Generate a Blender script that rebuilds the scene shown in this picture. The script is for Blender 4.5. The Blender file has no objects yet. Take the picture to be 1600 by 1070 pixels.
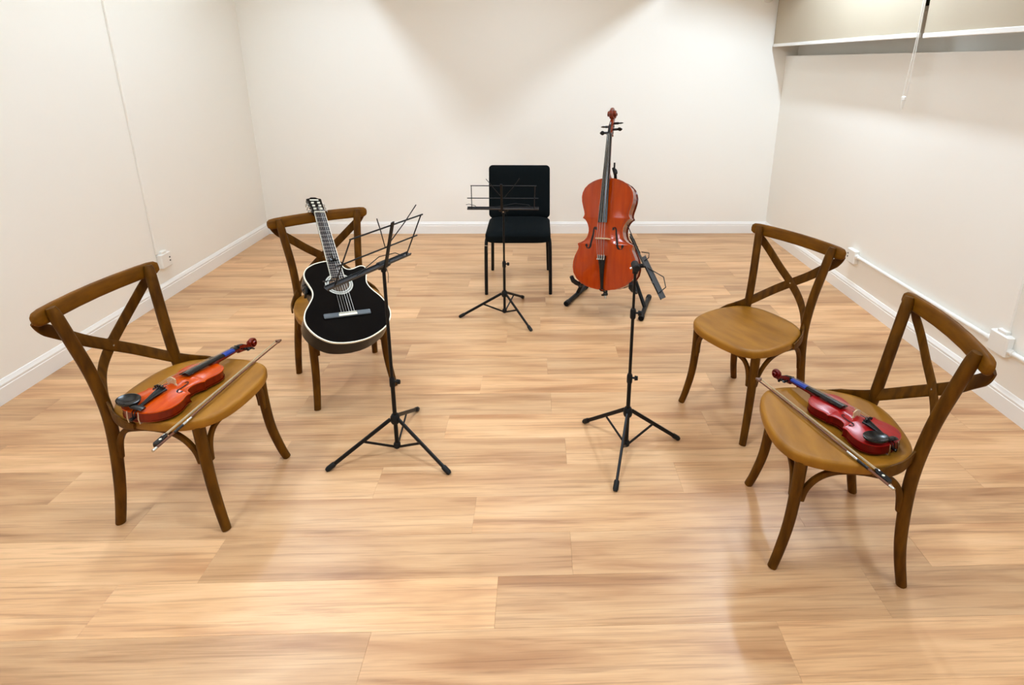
import bpy, bmesh, math, random
from mathutils import Vector, Matrix
random.seed(7)
R = math.radians
scn = bpy.context.scene
COL = scn.collection

# ------------------------------------------------------------------ camera
CAM_H, PITCH, YAW, ROLL = 1.6467, 0.2882, 0.0357, 0.0092
FPX, PX, PY = 851.2961, 868.8719, 349.7884
f_ = Vector((math.sin(YAW)*math.cos(PITCH), math.cos(YAW)*math.cos(PITCH), -math.sin(PITCH)))
r_ = Vector((math.cos(YAW), -math.sin(YAW), 0))
u_ = r_.cross(f_)
r2 = r_*math.cos(ROLL) + u_*math.sin(ROLL)
u2 = -r_*math.sin(ROLL) + u_*math.cos(ROLL)
cd = bpy.data.cameras.new('camera'); cam = bpy.data.objects.new('camera', cd); COL.objects.link(cam)
m = Matrix((r2, u2, -f_)).transposed().to_4x4(); m.translation = (0, 0, CAM_H)
cam.matrix_world = m
cd.sensor_fit = 'HORIZONTAL'; cd.sensor_width = 36.0
cd.lens = FPX/1600*36.0
cd.shift_x = (800-PX)/1600; cd.shift_y = (PY-535)/1600
cd.clip_start = 0.05
scn.camera = cam

# ------------------------------------------------------------------ world, lamps, exposure
w = bpy.data.worlds.new('world'); scn.world = w; w.use_nodes = True
w.node_tree.nodes['Background'].inputs[0].default_value = (1.0, 0.93, 0.84, 1)
w.node_tree.nodes['Background'].inputs[1].default_value = 0.02
scn.view_settings.view_transform = 'Standard'; scn.view_settings.look = 'None'
scn.view_settings.exposure = 0.15; scn.view_settings.gamma = 1.0
scn.view_settings.use_curve_mapping = False
LAMP_Z = 2.80
def area(name, loc, sx, sy, power, col, tilt):
    d = bpy.data.lights.new(name, 'AREA'); d.shape = 'RECTANGLE'; d.size = sx; d.size_y = sy
    d.energy = power; d.color = col
    o = bpy.data.objects.new(name, d); COL.objects.link(o); o.location = loc; o.rotation_euler = (0, tilt, 0)
    return o
LAMPC = (0.70, 0.85, 1.0)
for x, tl, ends in ((-1.92, R(-48), ((3.5, 1.6, 31), (.75, 1.2, 34))), (1.87, R(14), ((3.6, 1.0, 43), (.25, 1.2, 28)))):
    for y, ly, p in ends:
        area('trough_lamp', (x, y, LAMP_Z), 0.08, ly, p, LAMPC, tl)
for y, p in ((4.05, 10), (1.55, 28), (.3, 16)):
    area('added_fill_light', (-.1, y, 2.55), .35, .35, p, LAMPC, 0)  # added fill lights raising the ambient level, not real ceiling fixtures
scn.cycles.max_bounces = 10; scn.cycles.diffuse_bounces = 6; scn.cycles.glossy_bounces = 4
scn.cycles.caustics_reflective = False; scn.cycles.caustics_refractive = False
scn.cycles.sample_clamp_indirect = 6.0

# ------------------------------------------------------------------ helpers
def lin(c):
    return tuple((v/255/12.92 if v/255 <= 0.04045 else ((v/255+0.055)/1.055)**2.4) for v in c) + (1.0,)

def mat(name, rgb, rough=0.5, metal=0.0, spec=0.5, coat=0.0, coat_rough=0.1, var=None, scale=(8, 8, 8), noise=4.0,
        bump=0.0, bscale=None, bdist=0.001, contrast=(0.3, 0.7), detail=4.0, fuzz=0.0):
    m = bpy.data.materials.new(name); m.use_nodes = True
    nt = m.node_tree; b = nt.nodes['Principled BSDF']
    b.inputs['Roughness'].default_value = rough; b.inputs['Metallic'].default_value = metal
    b.inputs['Specular IOR Level'].default_value = spec
    b.inputs['Coat Weight'].default_value = coat; b.inputs['Coat Roughness'].default_value = coat_rough
    if fuzz: b.inputs['Sheen Weight'].default_value = fuzz
    b.inputs['Base Color'].default_value = lin(rgb)
    tc = nt.nodes.new('ShaderNodeTexCoord'); mp = nt.nodes.new('ShaderNodeMapping')
    mp.inputs['Scale'].default_value = scale
    nt.links.new(tc.outputs['Object'], mp.inputs['Vector'])
    n = nt.nodes.new('ShaderNodeTexNoise'); n.inputs['Scale'].default_value = noise; n.inputs['Detail'].default_value = detail
    nt.links.new(mp.outputs['Vector'], n.inputs['Vector'])
    if var:
        cr = nt.nodes.new('ShaderNodeValToRGB')
        cr.color_ramp.elements[0].position = contrast[0]; cr.color_ramp.elements[1].position = contrast[1]
        cr.color_ramp.elements[0].color = lin(rgb); cr.color_ramp.elements[1].color = lin(var)
        nt.links.new(n.outputs['Fac'], cr.inputs['Fac']); nt.links.new(cr.outputs['Color'], b.inputs['Base Color'])
    if bump:
        src = n
        if bscale:
            src = nt.nodes.new('ShaderNodeTexNoise'); src.inputs['Scale'].default_value = bscale; src.inputs['Detail'].default_value = 3
            nt.links.new(tc.outputs['Object'], src.inputs['Vector'])
        bp = nt.nodes.new('ShaderNodeBump'); bp.inputs['Strength'].default_value = bump; bp.inputs['Distance'].default_value = bdist
        nt.links.new(src.outputs['Fac'], bp.inputs['Height']); nt.links.new(bp.outputs['Normal'], b.inputs['Normal'])
    return m

class MB:
    def __init__(s): s.v = []; s.f = []
    def add(s, v, f):
        o = len(s.v); s.v += [tuple(p) for p in v]; s.f += [tuple(i+o for i in q) for q in f]; return s
    def box(s, c, d, rot=None):
        c = Vector(c); h = Vector(d)/2; vs = []
        for z in (-1, 1):
            for y in (-1, 1):
                for x in (-1, 1):
                    p = Vector((x*h.x, y*h.y, z*h.z)); vs.append(c + (rot @ p if rot else p))
        return s.add(vs, [(0, 2, 3, 1), (4, 5, 7, 6), (0, 1, 5, 4), (2, 6, 7, 3), (0, 4, 6, 2), (1, 3, 7, 5)])
    def bbox(s, c, d, b=0.003, rot=None):
        # box with chamfered edges: stacked rounded rings
        c = Vector(c); hx, hy, hz = (q/2 for q in d); b = min(b, hx*.9, hy*.9, hz*.9)
        rings = []
        for (z, i) in ((-hz, b), (-hz+b, 0), (hz-b, 0), (hz, b)):
            x, y = hx-i, hy-i; k = b if i == 0 else b*.6
            rings.append([(x-k, -y, z), (x, -y+k, z), (x, y-k, z), (x-k, y, z), (-x+k, y, z), (-x, y-k, z), (-x, -y+k, z), (-x+k, -y, z)])
        vs = []
        for rg in rings:
            for p in rg:
                p = Vector(p); vs.append(c + (rot @ p if rot else p))
        fs = []
        for k in range(3):
            for i in range(8):
                j = (i+1) % 8; fs.append((k*8+i, k*8+j, k*8+8+j, k*8+8+i))
        fs.append(tuple(range(7, -1, -1))); fs.append(tuple(range(24, 32)))
        return s.add(vs, fs)
    def tube(s, path, ra, rb=None, hint=None, n=10, cap=True, p=2.0, closed=False):
        """sweep: ra = half size along the hint direction, rb = half size across it; p = superellipse power"""
        P = [Vector(q) for q in path]; N = len(P)
        ra = [ra]*N if not hasattr(ra, '__len__') else list(ra)
        rb = ra if rb is None else ([rb]*N if not hasattr(rb, '__len__') else list(rb))
        T = []
        for i in range(N):
            a = P[(i-1) % N] if closed else P[max(i-1, 0)]
            b = P[(i+1) % N] if closed else P[min(i+1, N-1)]
            T.append((b-a).normalized())
        vs = []; W = None
        for i in range(N):
            if hint is not None:
                h = Vector(hint[i] if hasattr(hint[0], '__len__') else hint)
                W = h - T[i]*h.dot(T[i])
            else:
                if W is None:
                    h = Vector((0, 0, 1)) if abs(T[i].z) < .9 else Vector((0, 1, 0))
                    W = h
                W = W - T[i]*W.dot(T[i])
            W.normalize(); B = T[i].cross(W)
            for k in range(n):
                a = 2*math.pi*(k+.5)/n; c, d = math.cos(a), math.sin(a)
                e = 2/p
                vs.append(P[i] + W*(ra[i]*math.copysign(abs(c)**e, c)) + B*(rb[i]*math.copysign(abs(d)**e, d)))
        fs = []
        for i in range(N if closed else N-1):
            a, b = i*n, ((i+1) % N)*n
            for k in range(n):
                j = (k+1) % n; fs.append((a+k, a+j, b+j, b+k))
        if cap and not closed:
            fs.append(tuple(range(n-1, -1, -1))); fs.append(tuple((N-1)*n+k for k in range(n)))
        return s.add(vs, fs)
    def cyl(s, a, b, r, n=12, r2=None):
        return s.tube([a, b], [r, r if r2 is None else r2], n=n)
    def lathe(s, a, b, prof, n=16):
        """prof: (t along a->b in metres, radius)"""
        a = Vector(a); d = (Vector(b)-a).normalized()
        h = Vector((0, 0, 1)) if abs(d.z) < .9 else Vector((1, 0, 0))
        u = (h - d*h.dot(d)).normalized(); q = d.cross(u); vs = []; fs = []
        for t, r in prof:
            for k in range(n):
                an = 2*math.pi*k/n
                vs.append(a + d*t + u*(r*math.cos(an)) + q*(r*math.sin(an)))
        for i in range(len(prof)-1):
            for k in range(n):
                j = (k+1) % n; fs.append((i*n+k, i*n+j, (i+1)*n+j, (i+1)*n+k))
        fs.append(tuple(range(n-1, -1, -1))); fs.append(tuple((len(prof)-1)*n+k for k in range(n)))
        return s.add(vs, fs)
    def prism(s, outline, z0, z1, ax=None):
        n = len(outline); f = ax or (lambda x, y, z: (x, y, z))
        vs = [f(x, y, z0) for x, y in outline] + [f(x, y, z1) for x, y in outline]
        fs = [tuple(range(n-1, -1, -1)), tuple(range(n, 2*n))] + [(i, (i+1) % n, n+(i+1) % n, n+i) for i in range(n)]
        return s.add(vs, fs)
    def build(s, name, material, parent=None, angle=38, fix=True):
        me = bpy.data.meshes.new(name); me.from_pydata(s.v, [], s.f)
        if fix:
            bm = bmesh.new(); bm.from_mesh(me); bmesh.ops.recalc_face_normals(bm, faces=bm.faces); bm.to_mesh(me); bm.free()
        me.polygons.foreach_set('use_smooth', [True]*len(me.polygons)); me.set_sharp_from_angle(angle=R(angle))
        me.materials.append(material)
        o = bpy.data.objects.new(name, me); COL.objects.link(o)
        if parent: o.parent = parent
        return o

def spline(pts, n=6, closed=False):
    """Catmull-Rom through points"""
    P = [Vector(p) for p in pts]; N = len(P); out = []
    for i in range(N if closed else N-1):
        g = (lambda k: P[k % N]) if closed else (lambda k: P[max(0, min(N-1, k))])
        p0, p1, p2, p3 = g(i-1), g(i), g(i+1), g(i+2)
        for j in range(n):
            t = j/n
            out.append(.5*((2*p1) + (p2-p0)*t + (2*p0-5*p1+4*p2-p3)*t*t + (3*p1-p0-3*p2+p3)*t**3))
    if not closed: out.append(P[-1])
    return out
def lerp_tab(tab, y):
    if y <= tab[0][0]: return tab[0][1]
    for (a, b), (c, d) in zip(tab, tab[1:]):
        if y <= c: return b + (d-b)*(y-a)/(c-a) if c > a else d
    return tab[-1][1]
def resample(tab, n):
    t = [p[0] for p in tab]
    return [lerp_tab([(i/(len(tab)-1), v) for i, (_, v) in enumerate(tab)], k/(n-1)) for k in range(n)]
def thing(name, label, cat, matrix=None, loc=(0, 0, 0), rz=0, group=None):
    o = bpy.data.objects.new(name, None); COL.objects.link(o); o.empty_display_size = .05
    if matrix is not None: o.matrix_world = matrix
    else: o.location = loc; o.rotation_euler = (0, 0, rz)
    return tag(o, label, cat, group)
def tag(o, label, cat, group=None):
    o['label'] = label; o['category'] = cat
    if group: o['group'] = group
    return o
def struct(o, label=None):
    o['kind'] = 'structure'
    if label: o['label'] = label
    return o
def dup(root, label, loc=None, rz=None, group=None):
    r = root.copy(); COL.objects.link(r); r['label'] = label
    if loc is not None: r.location = loc
    if rz is not None: r.rotation_euler = (0, 0, rz)
    for ch in list(root.children):
        c = ch.copy(); COL.objects.link(c); c.parent = r
        for g in list(ch.children):
            d = g.copy(); COL.objects.link(d); d.parent = c
    return r
def frame(X, Y, Z, t, s=1.0):
    m = Matrix((Vector(X), Vector(Y), Vector(Z))).transposed().to_4x4()
    q = m.to_quaternion().to_matrix().to_4x4() @ Matrix.Scale(s, 4); q.translation = t
    return q

# ------------------------------------------------------------------ materials
M_WALL = mat('wall_paint', (243, 240, 233), .55, spec=.3, bump=.12, bscale=220, bdist=.0006)
M_CEIL = mat('ceiling_paint', (247, 246, 242), .8, spec=.2, bump=.1, bscale=150, bdist=.0006)
M_TRIM = mat('trim_paint', (240, 239, 236), .35, bump=.04, bscale=60)
M_JOINT = mat('joint_dark', (168, 126, 88), .8)
M_PLASTIC = mat('white_plastic', (236, 234, 228), .4, bump=.03, bscale=80)
M_DARKHOLE = mat('socket_hole', (60, 56, 52), .6)
M_FABRIC_BLIND = mat('blind_fabric', (186, 174, 154), .9, spec=.1, bump=.15, bscale=700, bdist=.0003)
M_BAR = mat('blind_bar', (240, 240, 238), .35)
M_GLASS = mat('night_glass', (14, 13, 12), .08)
M_CHAIRX = mat('chair_rail_wood', (112, 68, 6), .5, spec=.12, var=(88, 51, 3), scale=(3, 14, 14), noise=3.0, contrast=(.35, .7), bump=.06)
M_CHAIR = mat('chair_wood', (95, 57, 5), .5, spec=.12, var=(66, 37, 2), scale=(14, 14, 3), noise=3.0, contrast=(.35, .7), bump=.06)
M_SEAT = mat('chair_seat_wood', (152, 101, 28), .45, spec=.18, var=(122, 77, 14), scale=(3, 10, 3), noise=1.6, contrast=(.35, .75), bump=.03)
M_BLACKMETAL = mat('black_metal', (6, 6, 7), .45, spec=.25, bump=.03, bscale=300)
M_DKGREY = mat('dark_grey_metal', (40, 40, 42), .45, bump=.03, bscale=300)
M_RUBBER = mat('black_rubber', (8, 8, 8), .6, spec=.3, bump=.05, bscale=200)
M_STEEL = mat('steel', (200, 198, 192), .25, metal=1.0, bump=.01, bscale=200)
M_CLOTH = mat('black_cloth', (9, 15, 16), .95, spec=.08, var=(17, 21, 23), scale=(60, 60, 60), noise=8, bump=.4, bscale=900, bdist=.0006)
M_GUITAR = mat('guitar_black', (3, 3, 4), .22, spec=.14, bump=.01, bscale=30)
M_GSIDE = mat('guitar_side', (14, 10, 6), .25, spec=.25, var=(7, 5, 4), scale=(2, 14, 14), noise=2)
M_CREAM = mat('cream_binding', (226, 220, 200), .35, bump=.01)
M_ROSE = mat('rosette_inlay', (206, 204, 192), .4, var=(150, 150, 142), scale=(200, 200, 200), noise=2)
M_GREYWOOD = mat('bridge_grey', (92, 98, 102), .45, var=(70, 76, 80), scale=(4, 60, 60), noise=2)
M_FBOARD = mat('fingerboard_dark', (26, 24, 34), .4, var=(38, 34, 40), scale=(40, 3, 40), noise=3)
M_EBONY = mat('ebony', (9, 9, 10), .25, spec=.35, coat=.1, coat_rough=.12, bump=.01, bscale=90)
M_STRING = mat('string_metal', (190, 188, 182), .3, metal=1.0)
M_NYLON = mat('string_nylon', (216, 214, 208), .35)
M_CELLO = mat('cello_varnish', (176, 62, 0), .16, spec=.3, coat=.15, coat_rough=.05, var=(154, 48, 0), scale=(26, 3, 10), noise=1.6, bump=.006, bscale=24)
M_CELLORIB = mat('cello_rib', (130, 40, 4), .14, spec=.4, coat=.4, coat_rough=.06, var=(92, 26, 3), scale=(6, 30, 6), noise=2)
M_VIOA = mat('violin_orange_varnish', (194, 74, 0), .22, spec=.2, coat=.04, coat_rough=.1, var=(172, 50, 0), scale=(30, 5, 10), noise=2)
M_VIOARIB = mat('violin_orange_rib', (122, 28, 2), .25, spec=.3, coat=.05, var=(98, 20, 2), scale=(8, 40, 8), noise=2)
M_VIOD = mat('violin_red_varnish', (164, 18, 16), .3, spec=.3, coat=.12, coat_rough=.22, var=(138, 10, 10), scale=(30, 5, 10), noise=2)
M_VIODRIB = mat('violin_red_rib', (104, 5, 5), .3, spec=.25, coat=.05, var=(84, 3, 3), scale=(8, 40, 8), noise=2)
M_MAPLE = mat('maple_bridge', (216, 186, 146), .5, var=(196, 164, 122), scale=(60, 60, 8), noise=2)
M_TAPE = mat('blue_tape', (34, 58, 138), .5, spec=.25, bump=.02, bscale=300)
M_FHOLE = mat('sound_hole_dark', (12, 7, 5), .8)
M_PURF = mat('edge_dark', (70, 22, 8), .35)
M_BOW = mat('bow_stick', (104, 56, 28), .3, coat=.4, var=(80, 40, 20), scale=(60, 4, 60), noise=2)
M_HAIR = mat('bow_hair', (214, 196, 160), .6)
M_FOAM = mat('black_foam', (22, 22, 22), .9, bump=.3, bscale=400, bdist=.0006)

def plank_material():
    m = bpy.data.materials.new('oak_plank'); m.use_nodes = True; nt = m.node_tree; N = nt.nodes; L = nt.links
    b = N['Principled BSDF']
    tc = N.new('ShaderNodeTexCoord'); oi = N.new('ShaderNodeObjectInfo')
    mul = N.new('ShaderNodeMath'); mul.operation = 'MULTIPLY'; mul.inputs[1].default_value = 91.0
    L.new(oi.outputs['Random'], mul.inputs[0])
    comb = N.new('ShaderNodeCombineXYZ'); L.new(mul.outputs[0], comb.inputs[0]); L.new(mul.outputs[0], comb.inputs[1]); L.new(mul.outputs[0], comb.inputs[2])
    add = N.new('ShaderNodeVectorMath'); add.operation = 'ADD'; L.new(tc.outputs['Object'], add.inputs[0]); L.new(comb.outputs[0], add.inputs[1])
    def noise(scale, sc, det, rough=.5, dist=0.0):
        mp = N.new('ShaderNodeMapping'); mp.inputs['Scale'].default_value = scale; L.new(add.outputs[0], mp.inputs['Vector'])
        n = N.new('ShaderNodeTexNoise'); n.inputs['Scale'].default_value = sc; n.inputs['Detail'].default_value = det
        n.inputs['Roughness'].default_value = rough; n.inputs['Distortion'].default_value = dist
        L.new(mp.outputs[0], n.inputs['Vector']); return n
    broad = noise((.9, 8.0, 1), 1.6, 3, .5, .5)
    streak = noise((1.1, 44.0, 1), 1.5, 6, .62, 1.0)
    fine = noise((5.0, 190.0, 1), 1.5, 3, .6)
    cr = N.new('ShaderNodeValToRGB'); e = cr.color_ramp.elements
    e[0].position = .28; e[0].color = lin((176, 127, 86)); e[1].position = .74; e[1].color = lin((222, 179, 134))
    k = e.new(.48); k.color = lin((206, 160, 115))
    L.new(broad.outputs['Fac'], cr.inputs['Fac'])
    cs = N.new('ShaderNodeValToRGB'); e = cs.color_ramp.elements
    e[0].position = .30; e[0].color = (.50, .43, .38, 1); e[1].position = .50; e[1].color = (1, 1, 1, 1)
    L.new(streak.outputs['Fac'], cs.inputs['Fac'])
    m1 = N.new('ShaderNodeMix'); m1.data_type = 'RGBA'; m1.blend_type = 'MULTIPLY'; m1.inputs[0].default_value = .62
    L.new(cr.outputs['Color'], m1.inputs[6]); L.new(cs.outputs['Color'], m1.inputs[7])
    cf = N.new('ShaderNodeValToRGB'); e = cf.color_ramp.elements
    e[0].position = .3; e[0].color = (.86, .84, .82, 1); e[1].position = .6; e[1].color = (1.04, 1.04, 1.04, 1)
    L.new(fine.outputs['Fac'], cf.inputs['Fac'])
    m2 = N.new('ShaderNodeMix'); m2.data_type = 'RGBA'; m2.blend_type = 'MULTIPLY'; m2.inputs[0].default_value = .55
    L.new(m1.outputs[2], m2.inputs[6]); L.new(cf.outputs['Color'], m2.inputs[7])
    hs = N.new('ShaderNodeHueSaturation'); mr = N.new('ShaderNodeMapRange')
    mr.inputs[3].default_value = .82; mr.inputs[4].default_value = 1.10
    L.new(oi.outputs['Random'], mr.inputs[0]); L.new(mr.outputs[0], hs.inputs['Value']); L.new(m2.outputs[2], hs.inputs['Color'])
    L.new(hs.outputs['Color'], b.inputs['Base Color'])
    b.inputs['Roughness'].default_value = .36; b.inputs['Specular IOR Level'].default_value = .45
    bp = N.new('ShaderNodeBump'); bp.inputs['Strength'].default_value = .12; bp.inputs['Distance'].default_value = .0006
    L.new(fine.outputs['Fac'], bp.inputs['Height']); L.new(bp.outputs['Normal'], b.inputs['Normal'])
    return m
M_PLANK = plank_material()

# ------------------------------------------------------------------ room
XL, XR, YB, YF, ZC, ZT = -2.654, 2.312, 5.227, -2.2, 2.56, 2.86
floor = struct(MB().box(((XL+XR)/2, (YB+YF)/2, -.03), (XR-XL+.3, YB-YF+.3, .04)).build('floor', M_JOINT))
PITCHW, PLEN, GAP = .175, 1.235, .0003
known = {-1: -.5, 0: -.132, 1: .118, 2: -.241, 3: -.65, 4: .125, 6: .068, 7: -.30, 8: .055, 9: -.763, 10: -.19, 11: .018, 12: -.81,
         14: -1.03, 16: -.875}
cache = {}
def plank_mesh(lx, ly):
    k = (round(lx, 3), round(ly, 3))
    if k not in cache:
        b = MB(); c = .0004
        x, y = lx/2-GAP/2, ly/2-GAP/2
        vs = [(-x, -y, -.009), (x, -y, -.009), (x, y, -.009), (-x, y, -.009), (-x, -y, -c), (x, -y, -c), (x, y, -c), (-x, y, -c),
              (-x+c, -y+c, 0), (x-c, -y+c, 0), (x-c, y-c, 0), (-x+c, y-c, 0)]
        fs = [(8, 9, 10, 11)]
        for i in range(4):
            j = (i+1) % 4; fs += [(i, j, 4+j, 4+i), (4+i, 4+j, 8+j, 8+i)]
        me = bpy.data.meshes.new('plank'); me.from_pydata(vs, [], fs); me.materials.append(M_PLANK); cache[k] = me
    return cache[k]
for k in range(-19, 24):
    y0 = max(1.24 + PITCHW*k, YF); y1 = min(1.24 + PITCHW*(k+1), YB)
    if y1-y0 < .01: continue
    j0 = known.get(k, random.uniform(-.6, .6))
    while j0 > XL: j0 -= PLEN
    x = j0
    while x < XR:
        a, b = max(x, XL), min(x+PLEN, XR)
        if b-a > .02:
            o = bpy.data.objects.new('plank', plank_mesh(b-a, y1-y0)); COL.objects.link(o)
            o.parent = floor; o.location = ((a+b)/2, (y0+y1)/2, 0)
        x += PLEN
WT = .12
struct(MB().box((XL-WT/2, (YB+YF)/2, ZT/2), (WT, YB-YF+2*WT, ZT)).build('wall_left', M_WALL))
struct(MB().box(((XL+XR)/2+.1, YB+WT/2, ZT/2), (XR-XL+.6, WT, ZT)).build('wall_back', M_WALL))
struct(MB().box(((XL+XR)/2+.1, YF-WT/2, ZT/2), (XR-XL+.6, WT, ZT)).build('wall_front', M_WALL))
# right wall: solid below the window ledge, a shallow recess above it
SILL, RECX = 1.722, XR+.11
wr = MB().box((XR+.15, (YB+YF)/2, SILL/2), (.30, YB-YF+2*WT, SILL))
wr.box((RECX+.095, (YB+YF)/2, (SILL+ZT)/2), (.19, YB-YF+2*WT, ZT-SILL))
struct(wr.build('wall_right', M_WALL))
win = struct(MB().box((RECX-.004, 2.3, 2.30), (.008, 4.6, .62)).build('window_1', M_GLASS))
wf = MB()
for z in (1.985, 2.615): wf.box((RECX-.012, 2.3, z), (.024, 4.66, .03))
for y in (0, 1.5, 3.05, 4.6): wf.box((RECX-.012, y, 2.3), (.024, .035, .63))
wf.build('window_frame', M_PLASTIC, win)
# ceiling: lowered middle, a lamp trough along each side
cl = MB(); TL, TR = -1.747, 1.539
cl.box(((TL+TR)/2, (YB+YF)/2, (ZC+ZT+.1)/2), (TR-TL, YB-YF+.2, ZT+.1-ZC))
cl.box(((XL+XR)/2, (YB+YF)/2, ZT+.08), (XR-XL+.6, YB-YF+.3, .12))
struct(cl.build('ceiling', M_CEIL))
def blank(name, x0, x1, y0, y1, z):
    struct(MB().box(((x0+x1)/2, (y0+y1)/2, (z+ZT+.02)/2), (x1-x0, y1-y0, ZT+.02-z)).build(name, M_CEIL))
blank('trim_1', XL, TL, 4.55, YB, ZC); vs = []
for y in (4.58, YB):
    vs += [(TR, y, 2.45), (XR+.2, y, 2.195), (XR+.2, y, ZT+.02), (TR, y, ZT+.02)]
struct(MB().add(vs, [(0, 1, 2, 3), (7, 6, 5, 4), (0, 4, 5, 1), (1, 5, 6, 2), (2, 6, 7, 3), (3, 7, 4, 0)]).build('added_shade_block', M_CEIL))  # unseen block, underside slanted to shade the back wall's top right corner

def baseboard(name, a, b, inward):
    a, b, n = Vector(a), Vector(b), Vector(inward)
    prof = [(0, 0), (.014, 0), (.014, .082), (.011, .086), (.0125, .090), (.0125, .098), (.008, .106), (.004, .117), (0, .12)]
    vs = []
    for P in (a, b):
        vs += [P + n*d + Vector((0, 0, z)) for d, z in prof]
    k = len(prof)
    fs = [(i, (i+1) % k, k+(i+1) % k, k+i) for i in range(k)] + [tuple(range(k)), tuple(range(2*k-1, k-1, -1))]
    struct(MB().add(vs, fs).build(name, M_TRIM, angle=20))
baseboard('baseboard_left', (XL, YF, 0), (XL, YB, 0), (1, 0, 0))
baseboard('baseboard_back', (XL, YB, 0), (XR, YB, 0), (0, -1, 0))
baseboard('baseboard_right', (XR, YF, 0), (XR, YB, 0), (-1, 0, 0))

# ------------------------------------------------------------------ blinds
def blind(y0, y1, z0, label):
    t = thing('roller_blind', label, 'blind', loc=(2.174, (y0+y1)/2, z0), group='roller blinds over the high window')
    h = (y1-y0)/2
    n = 24; vs = []; fs = []
    for i in range(n+1):
        y = -h + 2*h*i/n; dx = .004*math.sin(i*1.3)*math.sin(i*.37)
        for z, s in ((.018, 1), (.35, .7), (.78, 0)):
            for o in (0, .0015): vs.append((dx*s+o, y, z))
    for i in range(n):
        a, b = i*6, i*6+6
        for k in (0, 2): fs += [(a+k, a+k+2, b+k+2, b+k), (a+k+1, b+k+1, b+k+3, a+k+3)]
        fs += [(a, b, b+1, a+1)]
    MB().add(vs, fs).build('fabric', M_FABRIC_BLIND, t, fix=True)
    MB().bbox((.0, 0, .013), (.014, 2*h, .026), .003).build('bottom_bar', M_BAR, t)
    MB().cyl((.02, -h, .80), (.02, h, .80), .022, 14).build('roller', M_BAR, t)
    return t
b1 = blind(3.205, 5.205, 1.80, 'cream roller blind with white bottom bar, the one ending at the back wall corner')
b2 = blind(.6, 3.172, 1.795, 'cream roller blind with white bottom bar, nearest the right edge of the picture')
c = thing('blind_cord', 'looped white pull cord with small tassel hanging below the cream blind', 'cord', loc=(2.158, 3.205, 1.40))
MB().tube(spline([(0, .012, 1.25), (0, .004, .8), (0, -.002, .42), (0, .016, .2), (0, .026, .075)], 6), .0028, n=6).build('cord_strand', M_PLASTIC, c)
MB().tube(spline([(.004, -.006, 1.25), (.004, -.012, .8), (.004, -.010, .42), (.004, -.006, .2), (.004, -.001, .075)], 6), .0028, n=6).build('cord_strand', M_PLASTIC, c)
MB().bbox((0, .012, .062), (.014, .034, .026), .005).build('cord_joiner', M_PLASTIC, c)
MB().lathe((0, .014, .05), (0, .018, -.01), [(0, .010), (.03, .009), (.052, .006)], 10).build('tassel', M_PLASTIC, c)
# small fixture at the top of the back wall
s = thing('wall_sensor', 'small round white fixture high on the back wall beside the blind', 'sensor', loc=(2.085, YB, 2.225))
MB().lathe((0, 0, 0), (0, -1, 0), [(0, .045), (.012, .045), (.022, .04), (.03, .028), (.032, .0)], 24).build('housing', M_PLASTIC, s)
MB().lathe((0, -.025, .004), (0, -1, .004), [(0, .018), (.012, .016), (.016, .008), (.017, 0)], 16).build('lens', M_RUBBER, s)

# ------------------------------------------------------------------ surface wiring
t = thing('cable_trunking', 'vertical white cable trunking running up the left wall', 'trunking', loc=(XL, 3.672, 0))
MB().bbox((.007, 0, 1.40), (.014, .034, 2.12), .002).build('channel', M_WALL, t)
t = thing('wall_socket', 'white surface socket box at the foot of the left wall trunking', 'socket', loc=(XL, 3.712, .283))
MB().bbox((.018, 0, 0), (.036, .105, .105), .005).build('box', M_PLASTIC, t)
MB().bbox((.018, -.01, .06), (.03, .05, .02), .003).build('cable_entry', M_PLASTIC, t)
for dz in (.012, -.012):
    MB().cyl((.034, .030, dz), (.0375, .030, dz), .006, 10).build('socket_hole', M_DARKHOLE, t)
t = thing('wall_socket', 'white socket box low on the right wall where the conduit starts', 'socket', loc=(XR, 3.665, .315))
MB().bbox((-.018, 0, 0), (.036, .10, .10), .005).build('box', M_PLASTIC, t)
for dz in (.012, -.012):
    MB().cyl((-.034, .032, dz), (-.0375, .032, dz), .006, 10).build('socket_hole', M_DARKHOLE, t)
t = thing('wall_socket', 'white junction box low on the right wall behind the chair with the red violin', 'socket', loc=(XR, 2.345, .335))
MB().bbox((-.02, 0, 0), (.04, .11, .11), .006).build('box', M_PLASTIC, t)
MB().bbox((-.016, .0, .062), (.03, .05, .018), .003).build('cable_entry', M_PLASTIC, t)
def conduit(y0, y1, z, label):
    t = thing('conduit_pipe', label, 'pipe', loc=(XR-.018, (y0+y1)/2, z))
    h = (y1-y0)/2
    MB().cyl((0, -h, 0), (0, h, 0), .0125, 14).build('pipe', M_PLASTIC, t)
    for y in (-h+.012, h-.012): MB().cyl((0, y-.012, 0), (0, y+.012, 0), .0165, 14).build('coupling', M_PLASTIC, t)
conduit(2.40, 3.615, .327, 'white conduit pipe along the right wall between the two socket boxes')
conduit(-.6, 2.29, .318, 'white conduit pipe running on past the junction box on the right wall')
t = thing('cable_trunking', 'vertical white trunking rising from the junction box on the right wall', 'trunking', loc=(XR, 2.345, 0))
MB().bbox((-.007, 0, 1.05), (.014, .036, 1.32), .002).build('channel', M_WALL, t)

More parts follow.
